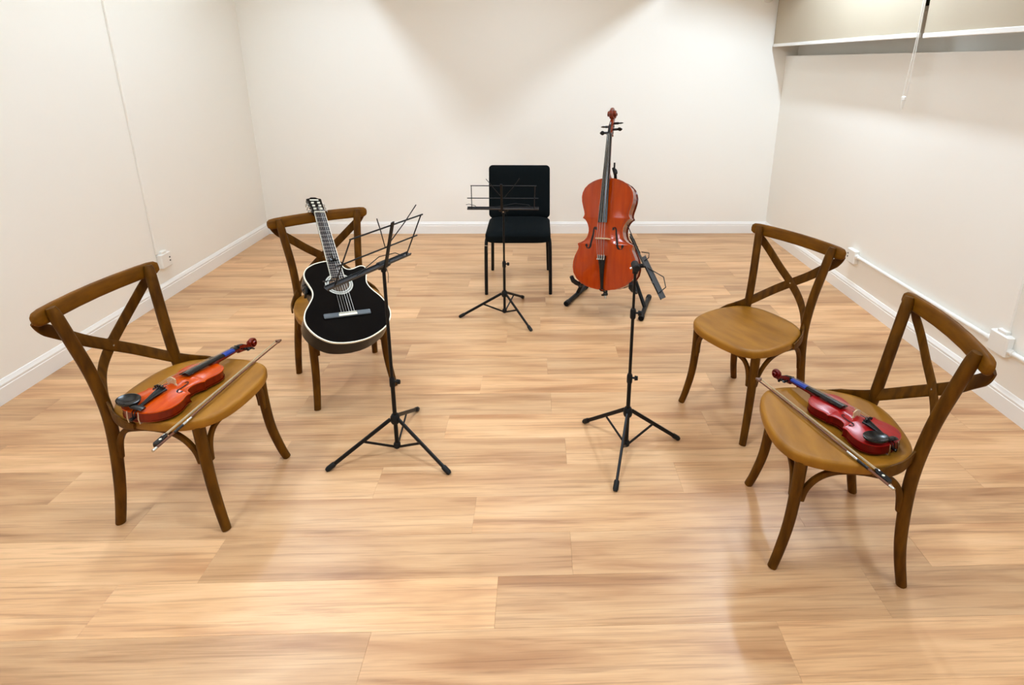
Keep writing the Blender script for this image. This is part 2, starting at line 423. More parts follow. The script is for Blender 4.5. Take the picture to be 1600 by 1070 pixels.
# ------------------------------------------------------------------ cross-back chairs
def make_chair(label):
    t = thing('dining_chair', label, 'chair', group='cross-back wooden chairs')
    half = [(0, .238), (.08, .232), (.135, .215), (.175, .185), (.200, .135), (.212, .07), (.213, 0), (.207, -.05), (.195, -.10), (.175, -.15), (.135, -.19), (.08, -.212), (0, -.218)]
    full = half + [(-x, y) for x, y in half[-2:0:-1]]
    ol = [(p.x, p.y) for p in spline([(x, y, 0) for x, y in full], 3, closed=True)]
    n = len(ol); rings = []
    for s, z in ((.02, .4475), (.35, .4480), (.6, .4500), (.8, .4535), (.92, .4555), (.975, .4555), (.992, .4525), (1.0, .4470), (1.0, .4270), (.992, .4215), (.97, .4200), (.3, .4200), (.02, .4200)):
        rings.append([(x*s, y*s, z) for x, y in ol])
    vs = [p for r in rings for p in r]; fs = []
    for i in range(len(rings)-1):
        for k in range(n):
            j = (k+1) % n; fs.append((i*n+k, i*n+j, (i+1)*n+j, (i+1)*n+k))
    fs += [tuple(range(n)), tuple((len(rings)-1)*n+k for k in range(n-1, -1, -1))]
    MB().add(vs, fs).build('seat', M_SEAT, t, angle=50)
    for s in (-1, 1):
        p = spline([(s*.170, .156, .425), (s*.170, .158, .30), (s*.174, .167, .17), (s*.184, .188, .06), (s*.192, .205, 0)], 5)
        rr = [.0205 - .005*i/(len(p)-1) for i in range(len(p))]
        MB().tube(p, rr, hint=(0, 1, 0), n=12).build('leg', M_CHAIR, t)
    for s in (-1, 1):
        p = spline([(s*.206, -.204, 0), (s*.202, -.184, .10), (s*.194, -.174, .20), (s*.176, -.177, .34), (s*.163, -.192, .46), (s*.167, -.212, .60), (s*.181, -.236, .73), (s*.196, -.261, .860)], 5)
        N = len(p); rr = [.0165 + .0035*min(1, i/(N*.4)) for i in range(N)]; rr[-1] = .014; rr[-2] = .0185
        MB().tube(p, rr, [q*.95 for q in rr], hint=(0, 1, 0), n=14).build('back_post', M_CHAIR, t)
    xs = [-.246, -.243, -.232, -.21, -.16, -.08, 0, .08, .16, .21, .232, .243, .246]
    path = [(x*1.02, -.270 - .032*(1-(x/.246)**2), .836) for x in xs]
    hh = [.006, .017, .0255, .0285, .029, .029, .029, .029, .029, .0285, .0255, .017, .006]
    th = [.004, .009, .0125, .0135, .0125, .012, .012, .012, .0125, .0135, .0125, .009, .004]
    MB().tube(path, hh, th, hint=(0, -.2, 1), n=16, p=3.2).build('top_rail', M_CHAIRX, t)
    for s, off in ((1, .0035), (-1, -.0035)):
        pts = [(s*.236, -.291, .824), (s*.206, -.297, .786), (s*.15, -.299, .736), (s*.08, -.298+off, .674), (0, -.290+off, .613), (-s*.065, -.271+off, .562), (-s*.115, -.236, .517),
               (-s*.160, -.181, .474), (-s*.192, -.135, .451), (-s*.210, -.085, .440), (-s*.2155, -.040, .436)]
        nr = [(0, 1, .2)]*5 + [(s*.15, 1, .2), (s*.35, .95, .2), (s*.65, .75, .1), (s*.9, .45, 0), (s, .15, 0), (s, 0, 0)]
        p = spline(pts, 5); q = spline(nr, 5); N = len(p); hint = []
        for i in range(N):
            tg = (p[min(i+1, N-1)]-p[max(i-1, 0)]).normalized(); hint.append(tuple(q[i].cross(tg).normalized()))
        wd = [.0205]*N
        for i in range(6): wd[i] = .010 + .0105*i/6; wd[N-1-i] = .011+.0095*i/6
        o = MB().tube(p, wd, .0042, hint=hint, n=12, p=4).build('back_slat', M_CHAIR, t)
        rv = MB(); q = Vector((-s*.163, -.179, .473)); rv.cyl(q+Vector((0, -.004, 0)), q+Vector((0, .0055, 0)), .004, 8)
        rv.build('screw_head', M_STEEL, o)
        if s == 1: MB().cyl((0, -.290, .613), (0, -.2805, .613), .004, 8).build('screw_head', M_STEEL, o)
    a = [(-.154, .166, .270), (-.151, .167, .32), (-.140, .170, .365), (-.115, .176, .396), (-.06, .185, .411), (0, .188, .413)]
    a += [(-x, y, z) for x, y, z in a[-2::-1]]
    p = spline(a, 4); MB().tube(p, .0085, .0105, hint=(0, 1, 0), n=10, p=3).build('arch_brace', M_CHAIR, t)
    for s in (-1, 1):
        a = [(s*.172, .140, .270), (s*.176, .132, .32), (s*.182, .105, .37), (s*.186, .06, .402), (s*.187, 0, .412), (s*.187, -.06, .408), (s*.182, -.115, .390), (s*.180, -.148, .345), (s*.184, -.158, .275)]
        p = spline(a, 4); MB().tube(p, .0085, .0105, hint=(1, 0, 0), n=10, p=3).build('arch_brace', M_CHAIR, t)
    return t
chair = make_chair('brown cross-back wooden chair holding the orange violin, beside the left wall')
chair.location = (-1.313, 1.849, 0); chair.rotation_euler = (0, 0, -1.706)
dup(chair, 'brown cross-back wooden chair with the black guitar leaning on it', (-1.026, 2.620, 0), -2.583)
dup(chair, 'brown cross-back wooden chair with an empty seat', (1.003, 2.313, 0), 2.099)
dup(chair, 'brown cross-back wooden chair holding the red violin, beside the right wall', (1.033, 1.586, 0), 1.414)

# ------------------------------------------------------------------ black stacking chair
def cushion(rings_xz, name, material, parent, ax):
    MB().add(*rings_xz).build(name, material, parent)
def soft_box(w0, w1, h, th, tilt, origin, bulge=.012, r=.035, lower=None):
    """upright padded panel; w0 bottom width, w1 top width; returns verts/faces. local x across, z up, y depth"""
    nx, nz = 28, 28; vs = []; fs = []
    ez = lambda q: .5-.5*math.copysign(abs(math.cos(math.pi*q))**.75, math.cos(math.pi*q))
    def edge(u, v):
        return (1-abs(2*u-1)**6)*(1-abs(2*v-1)**6)
    for side in (-1, 1):
        for j in range(nz+1):
            v = ez(j/nz)
            for i in range(nx+1):
                u = ez(i/nx); uu = 2*u-1
                w = w0 + (w1-w0)*v
                # rounded corners
                cz = min(v*h, (1-v)*h); cw = 0
                if cz < r: cw = r - math.sqrt(max(0, r*r-(r-cz)**2))
                x = uu*(w/2-cw)
                d = th/2*(.35+.65*edge(u, v)**.5) + (bulge*edge(u, v) if side < 0 else 0)
                vs.append((x, side*d, v*h))
    K = (nx+1)*(nz+1)
    for s in (0, 1):
        for j in range(nz):
            for i in range(nx):
                a = s*K+j*(nx+1)+i; q = (a, a+1, a+nx+2, a+nx+1); fs.append(q if s == 0 else q[::-1])
    bd = [i for i in range(nx)] + [nx+(nx+1)*j for j in range(nz)] + [K-1-i for i in range(nx)] + [(nx+1)*(nz-j) for j in range(nz)]
    L = len(bd)
    for k in range(L):
        a, b = bd[k], bd[(k+1) % L]; fs.append((a, a+K, b+K, b))
    rot = Matrix.Rotation(tilt, 3, 'X')
    return [tuple(rot @ Vector(p) + Vector(origin)) for p in vs], fs
t = thing('stacking_chair', 'black padded banquet chair with black metal legs before the back wall', 'chair', loc=(-.14, 3.97, 0))
MB().add(*soft_box(.475, .475, .41, .055, R(-13), (0, .155, .475), .014, .03)).build('backrest', M_CLOTH, t)
# lower, narrower band of the back
MB().add(*soft_box(.415, .42, .26, .04, R(-8), (0, .150, .36), .006, .02)).build('lower_back', M_CLOTH, t)
vs, fs = soft_box(.47, .475, .49, .09, R(-90), (0, -.275, .435), .014, .06)
MB().add(vs, fs).build('seat', M_CLOTH, t)
for s in (-1, 1):
    o = MB().tube(spline([(s*.236, -.246, 0), (s*.234, -.236, .2), (s*.230, -.215, .39), (s*.222, -.16, .415), (s*.215, 0, .41)], 5), .0125, n=10).build('leg', M_BLACKMETAL, t)
    if s == -1: MB().cyl((-.2325, -.2265, .30), (-.2305, -.2185, .375), .0132, 10).build('worn_sleeve', M_STEEL, o)
    MB().tube(spline([(s*.229, .245, 0), (s*.222, .215, .2), (s*.214, .175, .40), (s*.208, .18, .50), (s*.205, .235, .80)], 5), .0125, n=10).build('leg', M_BLACKMETAL, t)
MB().cyl((-.215, -.1, .395), (.215, -.1, .395), .010, 8).build('seat_rail', M_BLACKMETAL, t)

# ------------------------------------------------------------------ violin family
OUT = [(0, 0), (.004, .05), (.012, .10), (.025, .148), (.05, .20), (.09, .249), (.14, .281), (.19, .291), (.24, .289), (.29, .276), (.33, .258), (.355, .246), (.375, .243), (.392, .249), (.402, .254),
       (.409, .246), (.418, .222), (.435, .193), (.46, .170), (.49, .158), (.52, .1535), (.55, .156), (.58, .165), (.605, .178), (.622, .192), (.632, .206), (.636, .215),
       (.645, .213), (.658, .205), (.675, .202), (.70, .207), (.74, .220), (.79, .233), (.83, .2365), (.87, .230), (.91, .211), (.945, .177), (.97, .135), (.985, .098), (.995, .055), (1.0, 0)]
def smooth(x): x = max(0, min(1, x)); return x*x*(3-2*x)
def arch_h(x, y, w, A):
    if w <= 1e-6: return 0
    t = 1-abs(x)/w
    return A*smooth(t*1.15)*smooth(min(y, 1-y)/.42)**.8
def outline_w(y): return lerp_tab(OUT, y)
def plate(L, A, zs, edge, th):
    """arched plate; zs=+1 top, -1 back"""
    rows = []
    for (y0, w0), (y1, w1) in zip(OUT, OUT[1:]):
        q = 4 if y1-y0 > .02 else 2
        rows += [(y0+(y1-y0)*i/q, w0+(w1-w0)*i/q) for i in range(q)]
    rows.append(OUT[-1]); M = 30; vs = []; fs = []
    for y, wd in rows:
        ww = wd*L + (edge if wd > 0 else 0); yy = y*L + (-edge if y == 0 else (edge if y == 1 else 0))
        for k in range(M+1):
            q = -1+2*k/M; q = math.copysign(abs(q)**.85, q); x = q*ww
            vs.append((x, yy, zs*(arch_h(x, y, ww, A*L)+th)))
    nrow = len(rows); K = M+1
    for i in range(nrow-1):
        for k in range(M):
            a = i*K+k; fs.append((a, a+1, a+K+1, a+K))
    base = len(vs)
    rim = [i*K for i in range(nrow)] + [i*K+M for i in range(nrow-1, -1, -1)]
    low = []
    for i in rim:
        v = vs[i]; low.append(len(vs)); vs.append((v[0], v[1], 0))
    n = len(rim)
    for i in range(n): j = (i+1) % n; fs.append((rim[i], rim[j], low[j], low[i]))
    return vs, fs
def ribs(L, depth, inset):
    pts = []
    for (y0, w0), (y1, w1) in zip(OUT, OUT[1:]):
        pts += [(y0, w0), ((y0+y1)/2, (w0+w1)/2)]
    pts.append(OUT[-1])
    right = [(max(0, w*L-inset) if 0 < i < len(pts)-1 else 0, min(max(y*L, inset), L-inset)) for i, (y, w) in enumerate(pts)]
    ol = right + [(-x, y) for x, y in right[-2:0:-1]]
    return ol
def fiddle(root, P, top, rib, with_chin, strmat, tape=False):
    L = P['L']; A = P['arch']; rd = P['rib']; th = P['th']; ed = P['edge']
    mb = MB(); mb.add(*plate(L, A, 1, ed, th)); mb.build('top_plate', top, root, angle=60)
    vs, fs = plate(L, A*.85, -1, ed, th); MB().add([(x, y, z-rd) for x, y, z in vs], fs).build('back_plate', rib, root, angle=60)
    ol = ribs(L, rd, ed*.6); n = len(ol)
    MB().add([(x, y, -rd) for x, y in ol]+[(x, y, 0) for x, y in ol], [(i, (i+1) % n, n+(i+1) % n, n+i) for i in range(n)]).build('ribs', rib, root, angle=30)
    surf = lambda x, y: arch_h(x, y/L, outline_w(y/L)*L+ed, A*L)+th
    # purfling line just inside the edge
    pl = []
    for (y, wd) in OUT[3:-2]:
        pl.append((y, wd))
    mb = MB()
    for s in (-1, 1):
        q = [(s*(wd*L-P['purf']), min(max(y*L, P['purf']), L-P['purf']), 0) for y, wd in pl]
        q = [(x, y, surf(x, y)+.0001*L) for x, y, _ in q]
        mb.tube(q, P['purf']*.16, .0006*L, hint=(s, 0, 0), n=4)
    mb.build('purfling', M_PURF, root)
    # f-holes
    for s in (-1, 1):
        q = [(.078, .553), (.086, .566), (.098, .560), (.103, .540), (.104, .510), (.110, .470), (.118, .430), (.124, .400), (.134, .380), (.150, .374), (.164, .384), (.166, .402)]
        pts = spline([(s*x*L, y*L-.01*L, 0) for x, y in q], 5)
        pts = [(p.x, p.y, surf(p.x, p.y)+.0014*L) for p in pts]; N = len(pts)
        wv = [.0050*L+.0090*L*math.sin(math.pi*i/(N-1))**2 for i in range(N)]
        mb = MB(); mb.tube(pts, wv, .0008*L, hint=(1, .25*s, 0), n=6)
        for e in (0, -1):
            x, y, z = pts[e]; mb.lathe((x, y, z-.0008*L), (x, y, z+1), [(0, .0135*L), (.0018*L, .0135*L)], 14)
        mb.build('f_hole', M_FHOLE, root)
    # neck, fingerboard
    yn, ze, zn = P['nut'], P['fbz_end'], P['fbz_nut']; ye = P['fb_end']; we, wn = P['fbw_end']/2, P['fbw_nut']/2
    zz = lambda y: zn + (ze-zn)*(yn-y)/(yn-ye)
    vs = []; fs = []; rows = 14; M = 10
    for i in range(rows+1):
        y = ye + (yn-ye)*i/rows; wd = we+(wn-we)*i/rows
        for k in range(M+1):
            q = -1+2*k/M; vs.append((q*wd, y, zz(y)-.35*wd*q*q))
        vs += [(wd, y, zz(y)-.35*wd-.011*L), (-wd, y, zz(y)-.35*wd-.011*L)]
    K = M+3
    for i in range(rows):
        for k in range(K):
            j = (k+1) % K; fs.append((i*K+k, i*K+j, (i+1)*K+j, (i+1)*K+k))
    fs += [tuple(range(K)), tuple(rows*K+k for k in range(K-1, -1, -1))]
    MB().add(vs, fs).build('fingerboard', M_EBONY, root, angle=30)
    nk = []; na = []; nb = []
    for i in range(9):
        y = L*.985 + (yn+.02*L-L*.985)*i/8; wd = we+(wn-we)*(y-ye)/(yn-ye)
        nk.append((0, y, zz(y)-.35*wd-.011*L-wd*.55)); na.append(wd*.93); nb.append(wd*.75)
    nb[0] = wn*2.6; na[0] = wn*1.35; nk[0] = (0, L*.985, zz(L)-.011*L-wn*3.0); nb[1] = wn*1.3
    MB().tube(nk, na, nb, hint=(1, 0, 0), n=14).build('neck', rib, root)
    MB().bbox((0, yn+.008*L, zn-.010*L), (wn*2, .016*L, .036*L), .002*L).build('nut', M_EBONY, root)
    # pegbox and scroll: one swept piece
    S = P['scroll']; y0 = yn+.012*L; zb = zn-.045*L
    path = [(0, y0, zb), (0, y0+S*.25, zb-.05*S), (0, y0+S*.5, zb-.16*S), (0, y0+S*.66, zb-.25*S)]
    cy, cz = y0+S*.80, zb-.12*S; R0 = S*.185; turns = 2.1; ns = 40
    wx = [wn*.98, wn*.94, wn*.80, wn*.62]; wy = [.048*L, .046*L, .036*L, .026*L]
    a0 = R(215)
    for i in range(ns+1):
        u = i/ns; an = a0 - u*turns*2*math.pi; rr = R0*(1-u)**.9+R0*.10
        path.append((0, cy-rr*math.cos(an+math.pi)*-1, cz+rr*math.sin(an)))
        wx.append(wn*(.60+(1.05 if with_chin else 1.5)*smooth(u*1.25))); wy.append(max(R0*.06, R0*.30*(1-u*.75)))
    p2 = [Vector(p) for p in path]
    MB().tube(p2, wx, wy, hint=(1, 0, 0), n=10, p=3).build('scroll', rib, root, angle=45)
    ymid = y0+S*.27
    MB().tube([(0, y0+.01*L, zb+.049*L), (0, y0+S*.28, zb+.046*L-.06*S), (0, y0+S*.50, zb+.036*L-.16*S)], [wn*.52, wn*.50, wn*.34], .004*L, hint=(1, 0, 0), n=6, p=4).build('pegbox_slot', M_FHOLE, root)
    for i in range(4):
        s = -1 if i % 2 == 0 else 1; y = y0+S*(.08+.125*i); z = zb-.02*S-.045*i*S
        pe = MB(); ln = P['peg']
        pe.cyl((-s*wn*1.05, y, z), (s*(wn+ln*.45), y, z), .016*L*P['pegr'], 10)
        ang = .6*i+.3; hv = Vector((0, math.cos(ang), math.sin(ang)))
        pe.tube([(s*(wn+ln*(.4+.1*k)), y, z) for k in range(7)], [ln*q for q in (.07, .15, .235, .255, .23, .15, .05)], [ln*q for q in (.06, .085, .085, .08, .075, .06, .03)], hint=hv, n=10)
        pe.build('peg', M_EBONY, root)
    # bridge
    yb = P['bridge']; zt = surf(0, yb); bh = P['bh']; bw = P['bw']/2
    o = [(-bw, 0), (-bw*.62, 0), (-bw*.55, bh*.18), (-bw*.2, bh*.25), (bw*.2, bh*.25), (bw*.55, bh*.18), (bw*.62, 0), (bw, 0), (bw*.93, bh*.14), (bw*.78, bh*.3), (bw*.9, bh*.5), (bw*.86, bh*.78)]
    o += [(bw*.86-bw*1.72*k/8, bh*(.78+.22*math.sin(math.pi*k/8))) for k in range(1, 8)] + [(-bw*.86, bh*.78), (-bw*.9, bh*.5), (-bw*.78, bh*.3), (-bw*.93, bh*.14)]
    MB().prism(o, -.006*L, .006*L, ax=lambda x, y, z: (x, yb+z, zt-.004*L+y)).build('bridge', M_MAPLE, root)
    # tailpiece
    t0, t1 = P['tail0'], P['tail1']; zs0, zs1 = surf(0, .03*L)+.028*L, zt+bh*P['tailh']
    vs = []; fs = []; rows = 8; M = 6
    for i in range(rows+1):
        u = i/rows; y = t0+(t1-t0)*u; wd = P['tailw']*(.30+.20*u+.50*u**3)/2*1.0; z = zs0+(zs1-zs0)*u
        for k in range(M+1):
            q = -1+2*k/M; vs.append((q*wd, y, z-.5*wd*q*q))
        for k in range(M, -1, -1):
            q = -1+2*k/M; vs.append((q*wd, y, z-.5*wd*q*q-.014*L))
    K = 2*(M+1)
    for i in range(rows):
        for k in range(K):
            j = (k+1) % K; fs.append((i*K+k, i*K+j, (i+1)*K+j, (i+1)*K+k))
    fs += [tuple(range(K)), tuple(rows*K+k for k in range(K-1, -1, -1))]
    tp = MB().add(vs, fs).build('tailpiece', M_EBONY, root, angle=40)
    for k in range(4):
        q = -.75+.5*k; x = q*P['tailw']/2*.95; y = t1-.03*L
        ft = MB(); z = zs1-.2*P['tailw']*q*q
        fk = .6 if not with_chin else 1.0
        ft.cyl((x, y, z+.002*L), (x, y, z+.026*L*fk), .006*L*fk, 8); ft.cyl((x, y, z+.022*L*fk), (x, y, z+.030*L*fk), .011*L*fk, 10)
        ft.bbox((x, y+.02*L, z+.006*L), (.012*L*fk, .040*L, .009*L), .002*L)
        ft.build('fine_tuner', M_STEEL if not with_chin else M_EBONY, tp)
    MB().tube([(-.02*L, t0+.004*L, zs0-.006*L), (-.016*L, -.004*L, th+.008*L), (-.008*L, -.014*L, -rd*.45)], .005*L, n=6).build('tail_gut', M_EBONY, root)
    MB().tube([(.02*L, t0+.004*L, zs0-.006*L), (.016*L, -.004*L, th+.008*L), (.008*L, -.014*L, -rd*.45)], .005*L, n=6).build('tail_gut', M_EBONY, root)
    MB().lathe((0, .002*L, -rd*.5), (0, -1, -rd*.5), [(0, P['btn']), (.025*L, P['btn']), (.035*L, P['btn']*1.25), (.05*L, P['btn']*1.1), (.054*L, 0)], 14).build('end_button', M_EBONY, root)
    # strings
    for k in range(4):
        q = -.75+.5*k; xb = q*bw*.78; z_b = zt-.004*L+bh*(.78+.22*math.cos(q*1.2))+.001*L
        xt = q*P['tailw']/2*.9; xn = q*wn*.78
        MB().tube([(xt, t1-.02*L, zs1+.012*L), (xb, yb, z_b), (xn, yn+.008*L, zn+.009*L), (xn*.6, y0+S*(.10+.12*k), zb+.0*L)], P['str'], n=5).build('string', strmat, root)
    if with_chin:
        # chin rest cup on the bass side of the tailpiece, clamp at the tail
        vs = []; fs = []; na_, nr = 24, 7
        cx, cyy, cz0 = -.155*L, .095*L, surf(-.14*L, .1*L)+.055*L
        prof = [(0, -.004), (.35, -.003), (.7, .004), (.92, .015), (1.0, .012), (.98, -.006), (.7, -.018), (0, -.022)]
        for rr, z in prof:
            for k in range(na_):
                a = 2*math.pi*k/na_; vs.append((cx+rr*.135*L*math.cos(a), cyy+rr*.098*L*math.sin(a)-.02*L*math.cos(a)*rr, cz0+z*L*1.1))
        for i in range(len(prof)-1):
            for k in range(na_):
                j = (k+1) % na_; fs.append((i*na_+k, i*na_+j, (i+1)*na_+j, (i+1)*na_+k))
        mb = MB().add(vs, fs)
        mb.tube([(-.06*L, .06*L, cz0-.012*L), (-.02*L, .025*L, zs0+.02*L), (.05*L, .03*L, cz0-.02*L), (.085*L, .03*L, th+.03*L)], [.045*L, .032*L, .035*L, .03*L], [.012*L]*4, hint=(0, 1, 0), n=10)
        ch = mb.build('chin_rest', M_EBONY, root)
        for x in (-.065*L, .065*L):
            MB().tube([(x, -.012*L, th+.02*L), (x, -.02*L, -rd*.5), (x, -.014*L, -rd-.012*L), (x, .02*L, -rd-.016*L)], .0065*L, n=8).build('clamp_screw', M_STEEL, ch)
    else:
        # end pin
        MB().cyl((0, -.03*L, -rd*.5), (0, -.075*L, -rd*.5), .010*L, 10).build('end_pin', M_STEEL, root)
        MB().tube([(0, -.045*L, -rd*.5), (-.035*L, -.047*L, -rd*.5)], .009*L, n=8).build('pin_screw', M_EBONY, root)
    if tape:
        y1, y2 = tape
        vs = []
        for y in (y1, y2):
            wd = we+(wn-we)*(y-ye)/(yn-ye)+.0006
            vs += [(q*wd, y, zz(y)-.35*wd*q*q+.0006) for q in (-1, -.5, 0, .5, 1)] + [(wd, y, zz(y)-.35*wd-.02*L), (-wd, y, zz(y)-.35*wd-.02*L)]
        MB().add(vs, [(k, (k+1) % 7, 7+(k+1) % 7, 7+k) for k in range(7)] + [tuple(range(7)), tuple(range(13, 6, -1))]).build('finger_tape', M_TAPE, root)

VIOLIN = dict(L=.356, arch=.042, rib=.030, th=.0035, edge=.0025, purf=.005, nut=.487, fb_end=.216, fbz_end=.037, fbz_nut=.012, fbw_end=.043, fbw_nut=.025,
              scroll=.105, peg=.032, pegr=.8, bridge=.161, bh=.033, bw=.042, tail0=.012, tail1=.118, tailw=.044, tailh=.62, btn=.0055, str=.00045)
CELLO = dict(L=.755, arch=.036, rib=.115, th=.005, edge=.004, purf=.008, nut=1.045, fb_end=.447, fbz_end=.088, fbz_nut=.030, fbw_end=.062, fbw_nut=.033,
             scroll=.185, peg=.062, pegr=.7, bridge=.341, bh=.078, bw=.09, tail0=.004, tail1=.228, tailw=.060, tailh=.5, btn=.014, str=.0011)

vA = thing('violin', 'orange violin with black chin rest lying on the chair beside the left wall', 'violin',
           matrix=frame((.976, -.216, .011), (.216, .976, -.031), (-.005, .032, .999), (-1.361, 1.627, .498), .96), group='violins on chair seats')
fiddle(vA, VIOLIN, M_VIOA, M_VIOARIB, True, M_STRING, tape=(.405, .462))
vD = thing('violin', 'red violin with black chin rest lying on the chair beside the right wall', 'violin',
           matrix=frame((.927, .373, -.026), (-.374, .927, -.015), (.019, .024, 1), (1.128, 1.424, .4915), .838), group='violins on chair seats')
fiddle(vD, VIOLIN, M_VIOD, M_VIODRIB, True, M_STRING, tape=(.40, .485))
vc = thing('cello', 'large orange-brown cello propped upright in a black stand', 'cello',
           matrix=frame((.896, -.43, .106), (.058, .351, .935), (-.439, -.832, .34), (.435, 3.343, .194)))
fiddle(vc, CELLO, M_CELLO, M_CELLORIB, False, M_STRING)

# ------------------------------------------------------------------ bows
def bow(a, b, side, label):
    """a = screw end, b = tip; side = direction from stick to hair"""
    a, b = Vector(a), Vector(b); Y = (b-a).normalized(); Lb = (b-a).length; X = Vector(side); X = (X-Y*X.dot(Y)).normalized(); Z = X.cross(Y)
    t = thing('violin_bow', label, 'bow', matrix=frame(X, Y, Z, a), group='violin bows')
    st = spline([(0, .012, 0), (0, .1*Lb, 0), (.003, .3*Lb, 0), (.006, .55*Lb, 0), (.004, .8*Lb, 0), (0, .985*Lb, 0)], 6)
    MB().tube(st, [.0044-.0016*i/(len(st)-1) for i in range(len(st))], n=8).build('stick', M_BOW, t)
    hr = [(.0215, .075, 0), (.0205, .25*Lb, 0), (.0185, .55*Lb, 0), (.0165, .975*Lb, 0)]
    MB().tube(hr, .0007, [.0048, .0046, .0042, .0038], hint=(1, 0, 0), n=6, p=3).build('hair', M_HAIR, t)
    fr = MB().prism([(.004, .022), (.018, .020), (.0235, .028), (.0235, .072), (.014, .076), (.0045, .062)], -.0052, .0052).build('frog', M_EBONY, t)
    MB().bbox((.0215, .068, 0), (.005, .012, .0118), .001).build('ferrule', M_STEEL, fr)
    MB().cyl((.0135, .045, -.0058), (.0135, .045, .0058), .0042, 12).build('pearl_eye', M_CREAM, fr)
    MB().prism([(-.003, .985*Lb-.012), (.018, .985*Lb-.006), (.020, .985*Lb), (.010, .985*Lb+.004), (-.001, Lb)], -.0042, .0042).build('tip', M_BOW, t)
    MB().cyl((0, .085, 0), (0, .125, 0), .0052, 10).build('winding', M_EBONY, t)
    MB().cyl((0, .125, 0), (0, .165, 0), .0050, 10).build('silver_winding', M_STEEL, t)
    MB().cyl((0, -.004, 0), (0, .012, 0), .0048, 10).build('screw', M_STEEL, t)
bow((-1.212, 1.487, .4615), (-1.131, 2.200, .4615), (-1, 0, 0), 'brown bow with pale hair lying across the seat beside the orange violin')
bow((1.037, 1.272, .4625), (.858, 1.856, .4615), (1, .3, 0), 'brown bow with pale hair lying across the seat beside the red violin')

# ------------------------------------------------------------------ guitar
g = thing('guitar', 'black cutaway acoustic guitar with cream binding leaning on a wooden chair', 'guitar',
          matrix=frame((.819, .557, -.141), (-.414, .742, .527), (.398, -.373, .838), (-.818, 2.218, .438)))
gl = [(0, 0), (-.05, .003), (-.102, .018), (-.148, .055), (-.178, .105), (-.186, .150), (-.175, .195), (-.150, .237), (-.131, .272), (-.126, .305), (-.134, .340), (-.144, .375), (-.145, .409), (-.130, .441), (-.097, .466), (-.058, .479), (-.022, .484)]
gr = [(.028, .484), (.036, .462), (.046, .436), (.062, .423), (.085, .424), (.108, .434), (.128, .440), (.144, .434), (.151, .416), (.149, .395), (.138, .358), (.134, .325), (.148, .286), (.180, .235), (.199, .180), (.200, .130), (.180, .085), (.144, .049), (.085, .017), (.04, .004)]
gol = [(p.x, p.y) for p in spline([(x, y, 0) for x, y in gl], 4)] + [(p.x, p.y) for p in spline([(x, y, 0) for x, y in gr], 4)]
GD = .090
def offset(ol, d):
    out = []; n = len(ol)
    for i in range(n):
        a = Vector(ol[i-1]); b = Vector(ol[(i+1) % n]); tn = (b-a)
        if tn.length < 1e-9: out.append(ol[i]); continue
        tn.normalize(); out.append((ol[i][0]+tn.y*d*-1, ol[i][1]-tn.x*d*-1))
    return out
# orientation check so that a positive offset goes inward
ar = sum(gol[i-1][0]*gol[i][1]-gol[i][0]*gol[i-1][1] for i in range(len(gol)))/2
inw = 1 if ar > 0 else -1
ins = lambda d: offset(gol, d*inw)
def ring_body(levels):
    vs = []; fs = []; n = len(gol)
    for d, z in levels: vs += [(x, y, z) for x, y in ins(d)]
    for i in range(len(levels)-1):
        for k in range(n): j = (k+1) % n; fs.append((i*n+k, i*n+j, (i+1)*n+j, (i+1)*n+k))
    fs += [tuple(range(n-1, -1, -1)), tuple((len(levels)-1)*n+k for k in range(n))]
    return vs, fs
MB().add(*ring_body([(.002, -GD), (0, -GD+.003), (0, -.004)])).build('body', M_GSIDE, g, angle=30)
MB().add(*ring_body([(.003, -.004), (.003, .0004)])).build('soundboard', M_GUITAR, g, angle=30)
def edge_strip(name, w, z0, z1):
    vs = []; n = len(gol); a, b = ins(-.0008), ins(w)
    vs = [(x, y, z0) for x, y in a] + [(x, y, z1) for x, y in a] + [(x, y, z1) for x, y in b] + [(x, y, z0) for x, y in b]
    fs = []
    for k in range(n):
        j = (k+1) % n
        for q in range(4): r = (q+1) % 4; fs.append((q*n+k, q*n+j, r*n+j, r*n+k))
    MB().add(vs, fs).build(name, M_CREAM, g, angle=30)
edge_strip('binding', .0042, -.007, .0012)
def ring(name, m, cx, cy, r0, r1, z0, z1, parent, n=40):
    vs = []; fs = []
    for r, z in ((r0, z0), (r1, z0), (r1, z1), (r0, z1)):
        vs += [(cx+r*math.cos(2*math.pi*k/n), cy+r*math.sin(2*math.pi*k/n), z) for k in range(n)]
    for k in range(n):
        j = (k+1) % n
        for q in range(4): r = (q+1) % 4; fs.append((q*n+k, q*n+j, r*n+j, r*n+k))
    return MB().add(vs, fs).build(name, m, parent)
GX, GY = .002, .335
ring('rosette', M_ROSE, GX, GY, .047, .064, 0, .0010, g); ring('rosette_line', M_FHOLE, GX, GY, .0545, .057, 0, .0013, g)
MB().lathe((GX, GY, .0002), (GX, GY, 1), [(0, .0445), (.0006, .0445)], 40).build('sound_hole', mat('sound_hole_inside', (92, 66, 40), .7, var=(40, 30, 22), scale=(8, 8, 8), noise=3), g)
MB().bbox((GX, .153, .0045), (.210, .026, .009), .003).build('bridge', M_GREYWOOD, g)
MB().bbox((GX, .158, .0105), (.078, .003, .007), .001).build('saddle', M_CREAM, g)
MB().bbox((GX, .148, .0100), (.082, .012, .004), .001).build('tie_block', M_CREAM, g)
NY = .817
def neckw(y): return .026 + (.031-.026)*(NY-y)/(NY-.39)
nv = []; ft = NY-.39
